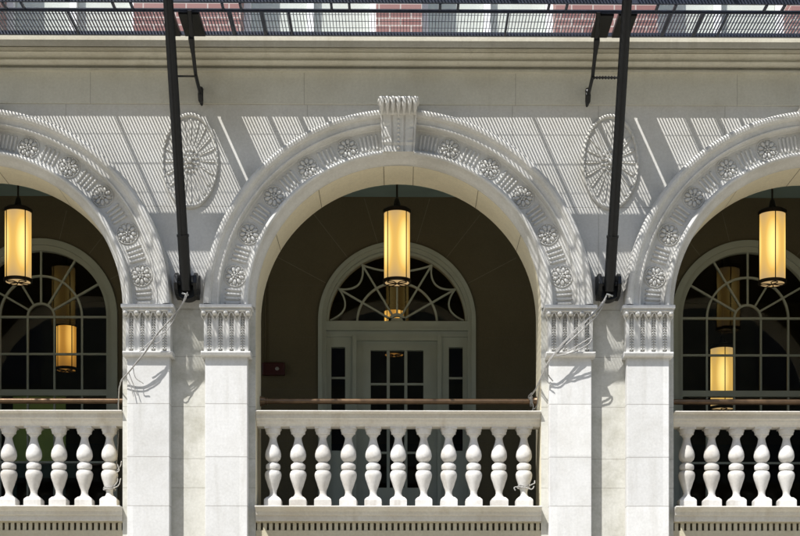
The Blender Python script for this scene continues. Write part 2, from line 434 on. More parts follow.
# archivolts
prof = [(1.441,.137),(1.447,.110),(1.462,.085),(1.480,.060),(1.492,.030),(1.495,.0),(1.505,-.022),(1.520,-.030),(1.536,-.026),(1.547,-.010),(1.550,.070),
        (1.560,.076),(1.775,.076),(1.788,.066),(1.793,.010),(1.800,-.012),(1.812,-.016),(1.818,-.006),(1.850,-.010),(1.866,-.020),(1.872,-.040),
        (1.890,-.058),(1.915,-.064),(1.937,-.055),(1.948,-.030),(1.952,.0),(1.953,.139)]
RF = 1.668
def make_arch():
    A = empty('arch', (0, 0, ZC), B)
    q = MB(); rows = []
    n = 96
    for i in range(n+1):
        a = PI*i/n
        rows.append([(r*math.cos(a), y, r*math.sin(a)) for r, y in prof])
    q.grid(rows, smooth=True)
    # radial bars are carved into the band
    def bar(deg):
        a = math.radians(deg)                 # from vertical
        u = Vector((math.sin(a), 0, math.cos(a))); t = Vector((math.cos(a), 0, -math.sin(a)))
        def ring(r, wv, y): return [u*r + t*x + Vector((0, yy, 0)) for x, yy in ((-wv, .079), (-wv*.8, y+.004), (0, y), (wv*.8, y+.004), (wv, .079))]
        q.grid([ring(1.585, .005, .074), ring(1.60, .012, .060), ring(1.735, .013, .058), ring(1.752, .006, .074)], smooth=True)
    ros = [17.8, 33.2, 48.6, 64.0, 79.4]
    for s in (-1, 1):
        for j in range(5): bar(s*(7.6+j*1.35))
        for r0, r1 in zip(ros, ros[1:]):
            m_ = (r0+r1)/2
            for j in range(4): bar(s*(m_+(j-1.5)*1.55))
        for j in range(4): bar(s*(84.3+j*1.5))
    q.build('archivolt', M['carved'], A, sharp=28)
    # rosettes
    first = None
    for s in (-1, 1):
        for d in ros:
            a = math.radians(s*d); p = (RF*math.sin(a), .070, RF*math.cos(a))
            if first is None:
                q = MB()
                nn = 9
                for j in range(nn):
                    b_ = 2*PI*j/nn
                    q.blob((.064*math.sin(b_), -.002, .064*math.cos(b_)), .0195, .016, .029, rot=b_, u=9, v=6)
                    q.blob((.092*math.sin(b_+.35), .000, .092*math.cos(b_+.35)), .009, .010, .009, u=7, v=5)
                for j in range(6):
                    b_ = 2*PI*j/6+.3
                    q.blob((.025*math.sin(b_), -.010, .025*math.cos(b_)), .010, .010, .014, rot=b_, u=8, v=6)
                q.blob((0, -.018, 0), .010, .010, .010, u=10, v=7)
                rr = []                        # thin rim
                for j in range(28):
                    b_ = 2*PI*j/28
                    rr.append((.107*math.sin(b_), .002, .107*math.cos(b_)))
                rr.append(rr[0]); q.tube(rr, .0065, n=6, cap=False)
                first = q.build('rosette', M['carved'], A, loc=p)
            else:
                c = first.copy(); C.objects.link(c); c.parent = A; c.location = p; c.rotation_euler = (0, random.uniform(0, 6), 0)
    # keystone
    K = empty('keystone', (0, 0, 0), A)
    z0, z1 = zz(153,-.03)-ZC, zz(95.5,-.2)-ZC
    q = MB(); rows = []
    nz = 18
    for i in range(nz+1):
        t = i/nz; z = z0+(z1-.05-z0)*t
        wv = .158+.030*t
        y = -.045-.085*t**2 + (.014 if t < .22 else 0)
        def yy(x):                             # grooved face
            f = abs(x)/wv
            return y + (.012 if .30 < f < .40 else 0) + (.010 if .82 < f < .9 else 0)
        xs = [-1,-.92,-.88,-.82,-.42,-.38,-.32,-.28,.28,.32,.38,.42,.82,.88,.92,1]
        rows.append([(-wv, .13, z)] + [(x*wv, yy(x*wv), z) for x in xs] + [(wv, .13, z)])
    q.grid(rows, cap=True)
    q.build('keystone_block', M['carved'], K, sharp=25)
    q = MB()
    for i in range(11):
        z = z0+.05+i*.043
        q.blob((0, -.047-.085*((z-z0)/(z1-z0))**2, z), .016, .018, .016, u=9, v=6)
    q.build('beading', M['carved'], K)
    q = MB()                                   # curled leaves along the top
    for i in range(7):
        x = -.165+.055*i
        zt = z1-.03
        q.blob((x, -.205, zt-.01), .030, .045, .030, u=12, v=8)
        q.tube([(x, -.228, zt-.015), (x+.002, -.226, zt-.05), (x, -.195, zt-.095), (x, -.13, zt-.135)], [.020, .022, .017, .005], n=8)
    q.extr([(.12, z1-.045), (-.19, z1-.045), (-.205, z1-.03), (-.195, z1-.008), (.12, z1-.008)], -.192, .192)
    q.extr([(.12, z1-.15), (-.12, z1-.15), (-.185, z1-.046), (.12, z1-.046)], -.18, .18)
    for s in (-1, 1):
        q.blob((s*.180, -.15, z1-.045), .026, .09, .036, u=12, v=8)
    q.build('leaf_crest', M['carved'], K)
    # lower key block under the consoles
    q = MB()
    rows = []
    for r, hw, y in ((1.437, .150, .130), (1.450, .150, .098), (1.478, .152, .056), (1.492, .154, .010), (1.515, .155, -.060)):
        rows.append([(-hw, .12, r), (-hw, y, r), (hw, y, r), (hw, .12, r)])
    q.grid(rows, cap=True)
    q.build('key_block', M['carved'], K)
    return A
A0 = make_arch()
for k in (-1, 1): dup(A0, (k*BAY, 0, ZC), B)

# oval medallions
def make_medallion():
    O = empty('medallion', (0, G, zz(157)), B)
    rx, rz = .272, .458
    q = MB(); rows = []
    n = 64
    for fr_, y in ((1.06, .0), (1.055, -.020), (1.02, -.034), (.985, -.022), (.965, -.010), (.0, -.010)):
        rows.append([(rx*fr_*math.sin(2*PI*i/n), y, rz*fr_*math.cos(2*PI*i/n)) for i in range(n)])
    q.grid(rows[:-1], closed=True, smooth=True); q.bm.faces.new([q.bm.verts.new(p) for p in rows[-2]])
    q.build('disc', M['carved'], O)
    q = MB()
    for i in range(40):
        a = 2*PI*i/40
        dx, dz = rx*math.cos(a), -rz*math.sin(a)
        q.blob((rx*1.0*math.sin(a), -.030, rz*1.0*math.cos(a)), .009, .006, .034, rot=math.atan2(dx, dz)+.22, u=8, v=6)
    q.build('rope_border', M['carved'], O)
    q = MB()
    m_ = 20
    for i in range(m_):
        a = 2*PI*i/m_
        d = Vector((rx*math.sin(a), 0, rz*math.cos(a))); t = Vector((d.z, 0, -d.x)).normalized()
        def rg(f, wv, h):
            p = d*f; return [p-t*wv+Vector((0,-.008,0)), p-t*wv*.75+Vector((0,-.010-h,0)), p+Vector((0,-.010-h*.55,0)), p+t*wv*.75+Vector((0,-.010-h,0)), p+t*wv+Vector((0,-.008,0))]
        q.grid([rg(.36, .005, .006), rg(.5, .010, .012), rg(.84, .021, .014), rg(.90, .017, .012), rg(.935, .008, .002)])
    q.build('rays', M['carved'], O)
    q = MB()
    for ring, (f, nn, s) in enumerate(((.25, 14, .018), (.14, 8, .018))):
        for i in range(nn):
            a = 2*PI*(i+.5*ring)/nn
            q.blob((rx*f*1.15*math.sin(a), -.018-.010*ring, rz*f*math.cos(a)), s*.7, .011, s*1.0, rot=a, u=8, v=6)
    q.blob((0, -.034, 0), .024, .018, .032, u=12, v=8)
    q.build('boss', M['carved'], O)
    return O
m0 = make_medallion(); m0.location.x = -2.10
for x in (-1.5*BAY, 2.14, 1.5*BAY): dup(m0, (x, G, zz(157)), B)

# frieze and cornice
P = .14
q = MB(); q.box(-XE-3, XE+3, G-.02, YB, ZT+.001, zz(72.4, .1)); q.build('frieze', M['frieze'], B)
pr = [(YB, zz(35,-P)), (-P, zz(35,-P)), (-P, zz(47.2,-P)), (-.085, zz(47.4,-.09)), (-.085, zz(48.4,-.09)), (-.112, zz(48.6,-.11)), (-.112, zz(50.4,-.11)), (-.055, zz(50.8,-.05)), (-.050, zz(52.5,-.05))]
for i in range(13):                           # hollow then swelling
    t = i/12
    pr.append((-.062+.115*t+.034*math.sin(2*PI*t), zz(53,-.06)+(zz(66.5,.05)-zz(53,-.06))*t))
pr += [(.085, zz(66.8,.08)), (.085, zz(68.6,.08)), (.030, zz(69,.03)), (.030, zz(71,.03)), (.070, zz(71.3,.07)), (.112, zz(72.4,.1)), (YB, zz(72.4,.1))]
q = MB(); q.extr(pr, -XE-3, XE+3); q.build('cornice', M['cornice'], B, sharp=25)

# brick storey
YW, WD = .42, .36
zb, zt_ = zz(35,-P)-.002, 10.2
wins = [(xx(0,YW), xx(134,YW)), (xx(241,YW), xx(376,YW)), (xx(422,YW), xx(556,YW)), (xx(658,YW), xx(792,YW))]
wins = [(wins[0][0]-1.85, wins[0][0]-.48)] + wins + [(wins[-1][1]+.48, wins[-1][1]+1.85)]
q = MB(); x = -XE-3
edges = []
for a, b_ in wins:
    q.box(x, a, YW, YW+WD+.1, zb, zt_); x = b_
q.box(x, XE+3, YW, YW+WD+.1, zb, zt_)
for a, b_ in wins: q.box(a, b_, YW, YW+WD+.1, 9.6, zt_)
q.build('brick_wall', M['brick'], B)
for a, b_ in wins:
    wn = empty('upper_window', ((a+b_)/2, YW+WD, zb), B); h = (b_-a)/2; H = 9.6-zb
    q = MB()
    q.box(-h, -h+.07, -.06, .04, .16, H); q.box(h-.07, h, -.06, .04, .16, H); q.box(-h+.07, h-.07, -.05, .04, .16, .26)
    q.box(-.035, .035, -.04, .04, .26, H-.08); q.box(-h+.07, h-.07, -.05, .04, H-.08, H); q.box(-h+.07, h-.07, -.035, .03, 1.6, 1.66)
    q.build('frame', M['white'], wn)
    q = MB(); q.box(-h, h, -.10, .05, 0, .16); q.build('sill', M['white'], wn)
    q = MB(); q.box(-h+.07, h-.07, .05, .06, .26, H-.08); q.build('blind', M['blind'], wn)
    q = MB(); q.face([(-h+.07, .02, .26), (h-.07, .02, .26), (h-.07, .02, H-.08), (-h+.07, .02, H-.08)]); q.build('pane', M['glass'], wn)
q = MB(); q.box(-XE-3, XE+3, YW+WD+.1, 9, 10.1, 10.2); q.build('roof', M['black'], B)

# porch behind the arcade
YP = 3.0
ZF = 3.05
ZCL = zz(197, YP)
q = MB(); q.box(-XE-3, XE+3, .30, YP, ZF-.3, ZF); q.build('porch_floor', M['porchfloor'], B)
q = MB(); q.box(-XE-3, XE+3, YB+.001, YP+.3, ZCL, ZCL+.12); q.build('porch_ceiling', M['porchceil'], B)
q = MB(); q.box(-XE-3.1, -XE-3, YB, YP, 0, ZCL); q.box(XE+3, XE+3.1, YB, YP, 0, ZCL); q.build('porch_end_wall', M['porchwall'], B)
q = MB(); q.box(-XE-3, XE+3, G+.03, YB-.03, 0, ZF-.2); 
q.build('base_wall', M['wall'], B)
ks = (L+YP)/L/100                # metres per picture pixel at the back wall

# back wall with three arched openings
openr = {-1: .925, 0: .945, 1: .925}
openz = {-1: zz(317, YP), 0: zz(321, YP), 1: zz(317, YP)}
openb = {-1: ZF+.35, 0: ZF, 1: ZF+.35}
wx = {-1: xx(41, YP), 0: xx(397, YP), 1: xx(749, YP)}
q = MB()
edges = [-XE-3, (wx[-1]+wx[0])/2, (wx[0]+wx[1])/2, XE+3]
for i, k in enumerate((-1, 0, 1)):
    r, cz, bz, cx = openr[k], openz[k], openb[k], wx[k]
    arc = [(cx+r*math.cos(PI-PI*j/40), cz+r*math.sin(PI-PI*j/40)) for j in range(41)]
    q.grid([[(x_, YP, z_) for x_, z_ in arc], [(x_, YP, ZCL) for x_, z_ in arc]])
    for a, b_ in ((edges[i], cx-r), (cx+r, edges[i+1])):
        q.face([(a, YP, ZF-.3), (b_, YP, ZF-.3), (b_, YP, cz), (a, YP, cz)]); q.face([(a, YP, cz), (b_, YP, cz), (b_, YP, ZCL), (a, YP, ZCL)])
    q.face([(cx-r, YP, ZF-.3), (cx+r, YP, ZF-.3), (cx+r, YP, bz), (cx-r, YP, bz)])
    path = [(cx-r, bz)] + arc + [(cx+r, bz)]
    q.grid([[(x_, y_, z_) for y_ in (YP, YP+.28)] for x_, z_ in path])
bmesh.ops.remove_doubles(q.bm, verts=q.bm.verts[:], dist=.0005)
q.build('porch_back_wall', M['porchwall'], B)

vm = plain('pale_mortar', (.17,.15,.10), .9)
for k in (-1, 0, 1):
    for a in (28, 52, 76, 104, 128, 152):
        t = math.radians(a); r0, r1 = openr[k]+.02, 1.62
        if k and 60 < a < 120: r1 = 1.30
        dx, dz = math.cos(t), math.sin(t); wv = .0035
        p0 = (wx[k]+r0*dx, openz[k]+r0*dz); p1 = (wx[k]+r1*dx, min(openz[k]+r1*dz, ZCL-.02))
        vj = MB(); vj.face([(p0[0]-wv*dz, YP-.0015, p0[1]+wv*dx), (p0[0]+wv*dz, YP-.0015, p0[1]-wv*dx), (p1[0]+wv*dz, YP-.0015, p1[1]-wv*dx), (p1[0]-wv*dz, YP-.0015, p1[1]+wv*dx)]); vj.build('wall_joint', vm, B)

def arcband(q, r0, r1, y0, y1, cz=0, n=40, a0=0, a1=PI):
    rows = []
    for j in range(n+1):
        a = a0+(a1-a0)*j/n; c, s = math.cos(a), math.sin(a)
        rows.append([(r0*c, y0, cz+r0*s), (r1*c, y0, cz+r1*s), (r1*c, y1, cz+r1*s), (r0*c, y1, cz+r0*s)])
    q.grid(rows, closed=True, cap=True)
def bar2(q, p0, p1, wv, y0, y1):
    a, b_ = Vector((p0[0], 0, p0[1])), Vector((p1[0], 0, p1[1])); d = (b_-a).normalized(); t = Vector((d.z, 0, -d.x))*wv
    rows = [[p+t+Vector((0,y0,0)), p-t+Vector((0,y0,0)), p-t+Vector((0,y1,0)), p+t+Vector((0,y1,0))] for p in (a, b_)]
    q.grid(rows, closed=True, cap=True)

# side windows
def side_window(k):
    W = empty('arched_window', (wx[k], YP, openz[k]), B)
    r = openr[k]-.002; zb_ = openb[k]-openz[k]; zs = zz(390, YP)-openz[k]
    q = MB()
    arcband(q, r-.075, r, -.035, .09); arcband(q, r-.135, r-.075, .0, .09)
    for s in (-1, 1):
        for a, b_, y in ((r-.075, r, -.035), (r-.135, r-.075, .0)):
            x0, x1 = sorted((s*a, s*b_)); q.box(x0, x1, y, .09, zb_, 0)
    q.box(-r+.135, r-.135, .005, .09, zs-.07, zs); q.box(-r+.135, r-.135, .005, .09, zb_, zb_+.12)
    q.build('frame', M['green'], W)
    q = MB(); ri = r-.135; y0, y1 = .03, .07
    for R_ in (.160, .49): arcband(q, R_-.012, R_+.012, y0, y1)
    for d in (0, 31, 60): 
        for s in ((1,) if d == 0 else (-1, 1)):
            a = math.radians(s*d); bar2(q, (.17*math.sin(a), .17*math.cos(a)), (ri*math.sin(a), ri*math.cos(a)), .011, y0+.002, y1-.002)
    for X_ in (-.49, -.16, .16, .49):
        q.box(X_-.011, X_+.011, y0+.001, y1-.001, zs, 0); q.box(X_-.011, X_+.011, y0+.001, y1-.001, zb_+.12, zs-.07)
    q.box(-ri, ri, y0-.001, y1+.001, -.012, .012); q.box(-ri, ri, y0+.003, y1-.003, zz(354,YP)-openz[k]-.012, zz(354,YP)-openz[k]+.012)
    q.box(-ri, ri, y0+.003, y1-.003, -1.75, -1.726)
    q.build('glazing_bars', M['green'], W)
    q = MB(); pts = [(-ri, .05, zb_+.12), (ri, .05, zb_+.12)] + [(ri*math.cos(PI*j/30), .05, ri*math.sin(PI*j/30)) for j in range(31)]
    q.face(pts); q.build('pane', M['glass'], W)
side_window(-1); side_window(1)

# central door
D = empty('entrance_door', (wx[0], YP, openz[0]), B)
r = openr[0]-.002; zb_ = ZF-openz[0]; Z = lambda py: zz(py, YP)-openz[0]
q = MB()
arcband(q, r-.05, r, -.04, .16); arcband(q, r-.095, r-.05, -.01, .16); arcband(q, r-.125, r-.095, .05, .16)
for s in (-1, 1):
    for a, b_, y in ((r-.05, r, -.04), (r-.095, r-.05, -.01)):
        x0, x1 = sorted((s*a, s*b_)); q.box(x0, x1, y, .16, zb_, 0)
q.build('frame', M['green'], D)
q = MB(); ri = r-.095
q.box(-ri, ri, .0, .15, Z(328), Z(321)); q.box(-ri, ri, -.02, .15, Z(330.5), Z(328)-.001); q.box(-ri, ri, .035, .15, Z(336), Z(330.5)-.001)
q.build('transom', M['green'], D)
f = MB(); rg_ = r-.125; y0, y1 = .08, .12
arcband(f, .075, .11, y0-.02, y1); arcband(f, .468, .492, y0, y1)
f.box(-.10, .10, y0-.02, y1, 0.001, .05)
ends = []
for d in (-88, -60, -31, 31, 60, 88):
    a = math.radians(d); ends.append((rg_*.985*math.sin(a), rg_*.985*math.cos(a)))
for d in (-60, -31, 0, 31, 60):
    a = math.radians(d); e = .48 if d == 0 else rg_
    bar2(f, (.10*math.sin(a), .10*math.cos(a)), (e*math.sin(a), e*math.cos(a)), .011, y0+.002, y1-.002)
for p0, p1 in zip(ends, ends[1:]):           # swags that sag inwards
    pv = None
    for j in range(13):
        t = j/12; x_ = p0[0]+(p1[0]-p0[0])*t; z_ = p0[1]+(p1[1]-p0[1])*t
        m_ = Vector((p0[0]+p1[0], p0[1]+p1[1])); m_.normalize()
        s = .17*(1-(2*t-1)**2) if abs(p0[0]+p1[0]) > .01 else .10*(1-(2*t-1)**2)
        cur = (x_-m_.x*s*.75, z_-m_.y*s*.75)
        if pv: bar2(f, pv, cur, .010, y0+.004, y1-.004)
        pv = cur
f.build('fanlight_bars', M['green'], D)
q = MB(); q.face([(rg_*math.cos(PI*j/30), .10, .001+rg_*math.sin(PI*j/30)) for j in range(31)]); q.build('fanlight_pane', M['glass'], D)
# sidelights and door leaf
X = lambda px: xx(px, YP)-wx[0]
for s in (-1, 1):
    sl_ = empty('sidelight', (s*(X(449)+X(463))/2, 0, 0), D); h = (X(463)-X(449))/2
    oh = (ri-X(441.5))/2; oc = (ri+X(441.5))/2-(X(449)+X(463))/2
    q = MB(); z0, z1 = Z(346), Z(450)
    a0, a1 = sorted(((oc-oh)*s, (oc+oh)*s))
    q.box(a0, -h, .06, .14, zb_, Z(336)); q.box(h, a1, .06, .14, zb_, Z(336)); q.box(-h, h, .06, .14, z0, Z(336)); q.box(-h, h, .06, .14, zb_, z1)
    q.box(-h, h, .09, .12, Z(376.5)-.012, Z(376.5)+.012); q.box(-h, h, .09, .12, Z(412)-.012, Z(412)+.012)
    q.build('sidelight_frame', M['green'], sl_)
    q = MB(); q.face([(-h, .11, z1), (h, .11, z1), (h, .11, z0), (-h, .11, z0)]); q.build('pane', M['glass'], sl_)
    q = MB(); a0, a1 = sorted((s*X(437.5), s*X(441.5))); q.box(a0, a1, .0, .15, zb_, Z(336)); q.build('mullion', M['green'], D)
q = MB(); dh = X(437.5); z0, z1 = Z(349), Z(487); gx = X(423.5)
q.box(-dh, dh, .02, .15, Z(340), Z(336)-.001)
q.box(-dh, -gx, .07, .14, zb_, Z(340)); q.box(gx, dh, .07, .14, zb_, Z(340)); q.box(-gx, gx, .07, .14, z0, Z(340)); q.box(-gx, gx, .07, .14, zb_, z1)
q.build('door_leaf', M['green'], D)
q = MB()
for s in (-1, 1): q.box(s*gx/3-.018, s*gx/3+.018, .085, .125, z1, z0)
for i in (1, 2, 3): z_ = z0+(z1-z0)*i/4+.01; q.box(-gx, gx, .087, .123, z_-.013, z_+.013)
q.build('glazing_bars', M['green'], D)
q = MB(); q.face([(-gx, .105, z1), (gx, .105, z1), (gx, .105, z0), (-gx, .105, z0)]); q.build('pane', M['glass'], D)
q = MB(); q.blob((gx+.05, .03, zb_+1.0), .03, .03, .03, u=14, v=10); q.build('door_knob', M['bronze'], D)

# rooms behind the windows
q = MB(); x0, x1, y0, y1, z0, z1 = -XE-2.9, XE+2.9, YP+.29, 8.5, ZF, ZCL+.1
q.face([(x0,y1,z0),(x1,y1,z0),(x1,y1,z1),(x0,y1,z1)]); q.face([(x0,y0,z1),(x1,y0,z1),(x1,y1,z1),(x0,y1,z1)])
for x_ in (x0, -2.1, 2.1, x1): q.box(x_-.05, x_+.05, y0, y1, z0, z1)
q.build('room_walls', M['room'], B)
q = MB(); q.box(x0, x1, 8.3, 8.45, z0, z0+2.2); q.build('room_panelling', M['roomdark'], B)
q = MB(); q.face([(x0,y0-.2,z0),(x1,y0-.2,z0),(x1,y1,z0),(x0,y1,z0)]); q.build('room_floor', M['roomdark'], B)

# ================================================================== BALUSTRADES
def make_balustrade():
    O = empty('balustrade', (0, 0, 0))
    YC = .30; sp = .2505*1.02
    q = MB()                                   # rail
    zt = zz(411, .13); zl = zz(425.5, .17)
    q.extr([(.46, zt), (.098, zt), (.092, zt-.004), (.092, zt-.011), (.100, zt-.015), (.148, zt-.022), (.152, zt-.070), (.172, zt-.078), (.180, zt-.098),
            (.205, zt-.122), (.212, zl), (.40, zl), (.44, zt-.1), (.46, zt-.03)], -1.438, 1.438)
    q.build('top_rail', M['rail'], O, bevel=.003)
    zb0 = zz(508, .22)
    q = MB()
    zl1 = zz(515, .1); zl2 = zz(521, .1)
    q.extr([(.50, zb0), (.012, zb0), (.006, zb0-.004), (.006, zb0-.012), (.014, zb0-.017), (.060, zb0-.030), (.085, zb0-.050), (.092, zl1), (.118, zl1-.002), (.120, zl2), (.50, zl2)], -1.4385, 1.4385)
    q.build('base_ledge', M['rail'], O, bevel=.003)
    q = MB(); zd0, zd1 = zz(530, .12), zl2-.001
    q.box(-1.4385, 1.4385, .24, .5, zd0, zd1); q.box(-1.4385, 1.4385, .150, .5, zz(560, .12), zd0-.001)
    q.box(-1.4385, 1.4385, .140, .235, zd1-.012, zd1)
    n = 48; pit = 2.877/n
    for i in range(n):
        x_ = -1.4385+pit*(i+.5); q.box(x_-pit*.30, x_+pit*.30, .152, .239, zd0, zd1-.013)
    q.build('dentil_course', M['dentil'], O)
    S1 = 519/1.02
    prof = [(44,470),(36,466),(27,459),(20,452),(17,440),(19,425),(27,405),(33,385),(40,365),(43,350),(43,340),(38,328),(29,322),
            (29,320),(36,316),(38,308),(38,298),(35,291),(28,288),(28,285),(19,281),(29,272),(37,264),(41,250),(41,238),(38,222),(31,205),(25,188),(20,170),(18,155),(22,146),(27,142),(27,138),(36,134),(37,124),(41,116),(41,108)]
    def H(v): return (520-v)/S1
    q = MB()
    q.box(-44/S1, 44/S1, -44/S1, 44/S1, 0, H(480)); q.box(-42/S1, 42/S1, -42/S1, 42/S1, H(108), zl-zb0+.0-.0005)
    # sloping shoulder from the square plinth to the round foot
    rows = []
    for wv, v in ((44, 480), (42, 474), (30, 462)):
        a = wv/S1; rows.append([(-a,-a,H(v)), (a,-a,H(v)), (a,a,H(v)), (-a,a,H(v))])
    q.grid(rows, closed=True, cap=True)
    q.lathe([(a/S1, H(v)) for a, v in prof[1:]], (0,0,0), n=28)
    b0 = q.build('baluster', M['baluster'], O, loc=(-5*sp, YC, zb0+.0006), sharp=32)
    for i in range(1, 11):
        c = b0.copy(); C.objects.link(c); c.parent = O; c.location = ((i-5)*sp+random.uniform(-.004,.004), YC+random.uniform(-.004,.004), zb0+.0006); c.rotation_euler = (0, 0, random.choice((0,1,2,3))*PI/2+random.uniform(-.05,.05))
    return O
bal = make_balustrade()
tag(bal, 'stone balustrade in the middle arch, in front of the door', 'balustrade', 'balustrades between the piers')
b2 = dup(bal, (-BAY, 0, 0)); tag(b2, 'stone balustrade in the left arch with cord knotted round its last baluster', 'balustrade', 'balustrades between the piers')
b3 = dup(bal, (BAY, 0, 0)); tag(b3, 'stone balustrade in the right arch, under the right lantern', 'balustrade', 'balustrades between the piers')

# bronze handrails behind them
def handrail():
    O = empty('handrail', (0, 0, 0)); q = MB(); y = .62; z = zz(401.5, .62)
    q.tube([(-1.40, y, z), (1.40, y, z)], .029, n=14); q.build('rail_tube', M['bronze'], O)
    for s in (-1, 1):
        q = MB(); q.tube([(s*1.385, y, z), (s*1.4385, y, z)], [.040, .055], n=16); q.tube([(s*1.36, y, z), (s*1.372, y, z)], .038, n=16)
        q.build('end_flange', M['bronze'], O)
    return O
h0 = handrail(); tag(h0, 'brown metal handrail across the middle arch, cord tied at its right end', 'handrail', 'metal handrails above the balustrades')
h1 = dup(h0, (-BAY, 0, 0)); tag(h1, 'brown metal handrail across the left arch, above the balustrade', 'handrail', 'metal handrails above the balustrades')
h2 = dup(h0, (BAY, 0, 0)); tag(h2, 'brown metal handrail across the right arch, above the balustrade', 'handrail', 'metal handrails above the balustrades')

# ================================================================== LANTERNS
def lantern(loc, R_, H_, zceil, mat, rot=0):
    O = empty('pendant_lantern', loc); O.rotation_euler = (0, 0, rot)
    q = MB(); q.lathe([(R_, 0), (R_, H_)], (0,0,0), n=40, cap=False)
    q.build('glass_shade', mat, O)
    q = MB()
    q.grid([[(R_*.93*math.cos(2*PI*k/32), R_*.93*math.sin(2*PI*k/32), .006) for k in range(32)], [(.01*math.cos(2*PI*k/32), .01*math.sin(2*PI*k/32), .006) for k in range(32)]], closed=True, cap=False)
    q.build('bottom_glass', mat, O)
    q = MB()
    for z in (0, H_-.022):
        q = MB(); q.lathe([(R_*.93, z), (R_*1.09, z-.004), (R_*1.10, z+.034), (R_*1.0, z+.036)], (0,0,0), n=40, cap=False)
        q.build('rim', M['lampmetal'], O)
    q = MB(); q.lathe([(R_*1.07, H_), (R_*.95, H_+.03), (R_*.30, H_+.06), (R_*.20, H_+.13), (.012, H_+.16)], (0,0,0), n=32)
    q.build('cap', M['lampmetal'], O)
    q = MB(); q.tube([(0,0,H_+.15), (0,0,zceil-loc[2])], .011, n=8); q.lathe([(.07, zceil-loc[2]-.03), (.06, zceil-loc[2])], (0,0,0), n=20); q.build('stem', M['lampmetal'], O)
    q = MB()
    for j in range(4):
        a = PI/4+PI/2*j; q.tube([(R_*1.02*math.cos(a), R_*1.02*math.sin(a), 0), (R_*1.02*math.cos(a), R_*1.02*math.sin(a), H_)], .0065, n=6)
    q.build('upright_bars', M['lampmetal'], O)
    q = MB()                                   # crossed loops under the bottom
    for j in range(4):
        a = PI/4+PI/2*j; pts = []
        for t in range(13):
            u = 2*PI*t/12; rr = R_*.48*(1-math.cos(u)); th = a+.42*math.sin(u)
            pts.append((rr*math.cos(th), rr*math.sin(th), -.006))
        q.tube(pts, .006, n=5, cap=False)
    q.build('bottom_cross', M['lampmetal'], O)
    return O
YL = 1.9
GL = 'lit lanterns hanging in the porch arches'
for px, lab, rot in ((19, 'lit cylindrical amber lantern hanging in the left arch, cut by the photo edge side', 0),
                     (397, 'lit cylindrical amber lantern hanging in the middle arch, above the door', 0),
                     (773, 'lit cylindrical amber lantern hanging in the right arch', PI/4)):
    o = lantern((xx(px, YL), YL, zz(283, YL)), .145, .80, ZCL, M['lamp'], rot)
    if px == 19: lab = 'lit cylindrical amber lantern hanging in the left arch'
    tag(o, lab, 'lantern', GL)
YI = 4.44
for px, py, lab in ((67, 371, 'dim amber lantern inside the room, seen through the left arched window'),
                    (394, 355, 'lantern inside the building glimpsed through the fanlight above the door'),
                    (723, 409, 'bright amber lantern inside the room, seen through the right arched window')):
    o = lantern((xx(px, YI), YI, zz(py, YI)), (.155 if px > 700 else .125), (.80 if px > 700 else .58), ZCL+.1, M['lamp'] if px > 700 else M['lampin'], PI/4 if px > 700 else 0)
    tag(o, lab, 'lantern', 'lanterns inside the rooms')

# alarm box with its conduit on the back wall
O = empty('alarm_box', (xx(274, YP), YP-.001, zz(370, YP)))
tag(O, 'small dark red alarm box on the porch wall left of the door', 'alarm box')
q = MB(); q.box(-.135, .135, -.07, 0, -.075, .075); q.build('case', M['red'], O, bevel=.01)
q = MB(); q.tube([(-.10, -.02, .07), (-.10, -.02, ZCL-zz(370, YP))], .010, n=8); q.build('conduit', M['porchwall'], O)
q = MB(); q.blob((.045, -.075, -.002), .025, .02, .022, u=14, v=8); q.build('strobe_lens', M['lens'], O)

# green board behind the left window and the door-side table
O = empty('standing_board', (xx(40, 3.42), 3.42, ZF))
tag(O, 'pale green upright board standing inside the left window', 'board')
q = MB(); q.box(-.32, .32, 0, .03, zz(463,3.42)-ZF, zz(396,3.42)-ZF); q.build('panel', M['lime'], O)
q = MB(); q.box(-.33, .55, .005, .035, zz(478,3.42)-ZF, zz(463,3.42)-ZF-.001); q.build('lower_rail', M['teal'], O)
for x_ in (-.3, .3):
    q = MB(); q.box(x_-.02, x_+.02, .0, .04, 0, zz(478,3.42)-ZF-.001); q.build('leg', M['teal'], O)

# ================================================================== FIRE ESCAPE
F = empty('fire_escape', (0, 0, zz(34, -.16)))
ZP = zz(34, -.16)
tag(F, 'long dark steel fire escape balcony with open grating above the cornice', 'fire escape')
def grating(name, y0, y1, z, holes, xa=-XE-.8, xb=XE+.8, ncross=4):
    q = MB(); n = int((xb-xa)/.031)
    for i in range(n):
        x_ = xa+(xb-xa)*i/n
        if any(a < x_ < b_ for a, b_ in holes): continue
        q.box(x_, x_+.0045, y0, y1, z-.024, z)
    xs = [xa] + [v for h_ in holes for v in h_] + [xb]
    for j in range(ncross):
        y_ = y0+(y1-y0)*(j+.7)/(ncross+.4)
        for a, b_ in zip(xs[::2], xs[1::2]): q.box(a, b_, y_-(.001 if j != ncross//2 else .004), y_+.001, z-.005, z-.0005)
    return q.build(name, M['blueblack'], F)
rel = lambda z: z-ZP
holesI = [(-2.22, -1.90), (1.90, 2.28)]
grating('inner_grating', -.70, -.200, 0, holesI, ncross=3)
holesO = [(-2.115-.085, -2.115+.085), (2.105-.085, 2.105+.085)]
zO = .12
grating('outer_shade_grating', -1.56, -.90, zO, holesO, ncross=3)  # lane out of view, added for the slatted shadow it casts
q = MB()
for y0, y1, z0, z1 in ((-.200, -.172, -.032, .004), (-.72, -.70, -.030, .0)): q.box(-XE-.8, XE+.8, y0, y1, z0, z1)
q.build('inner_beams', M['blueblack'], F)
q = MB()
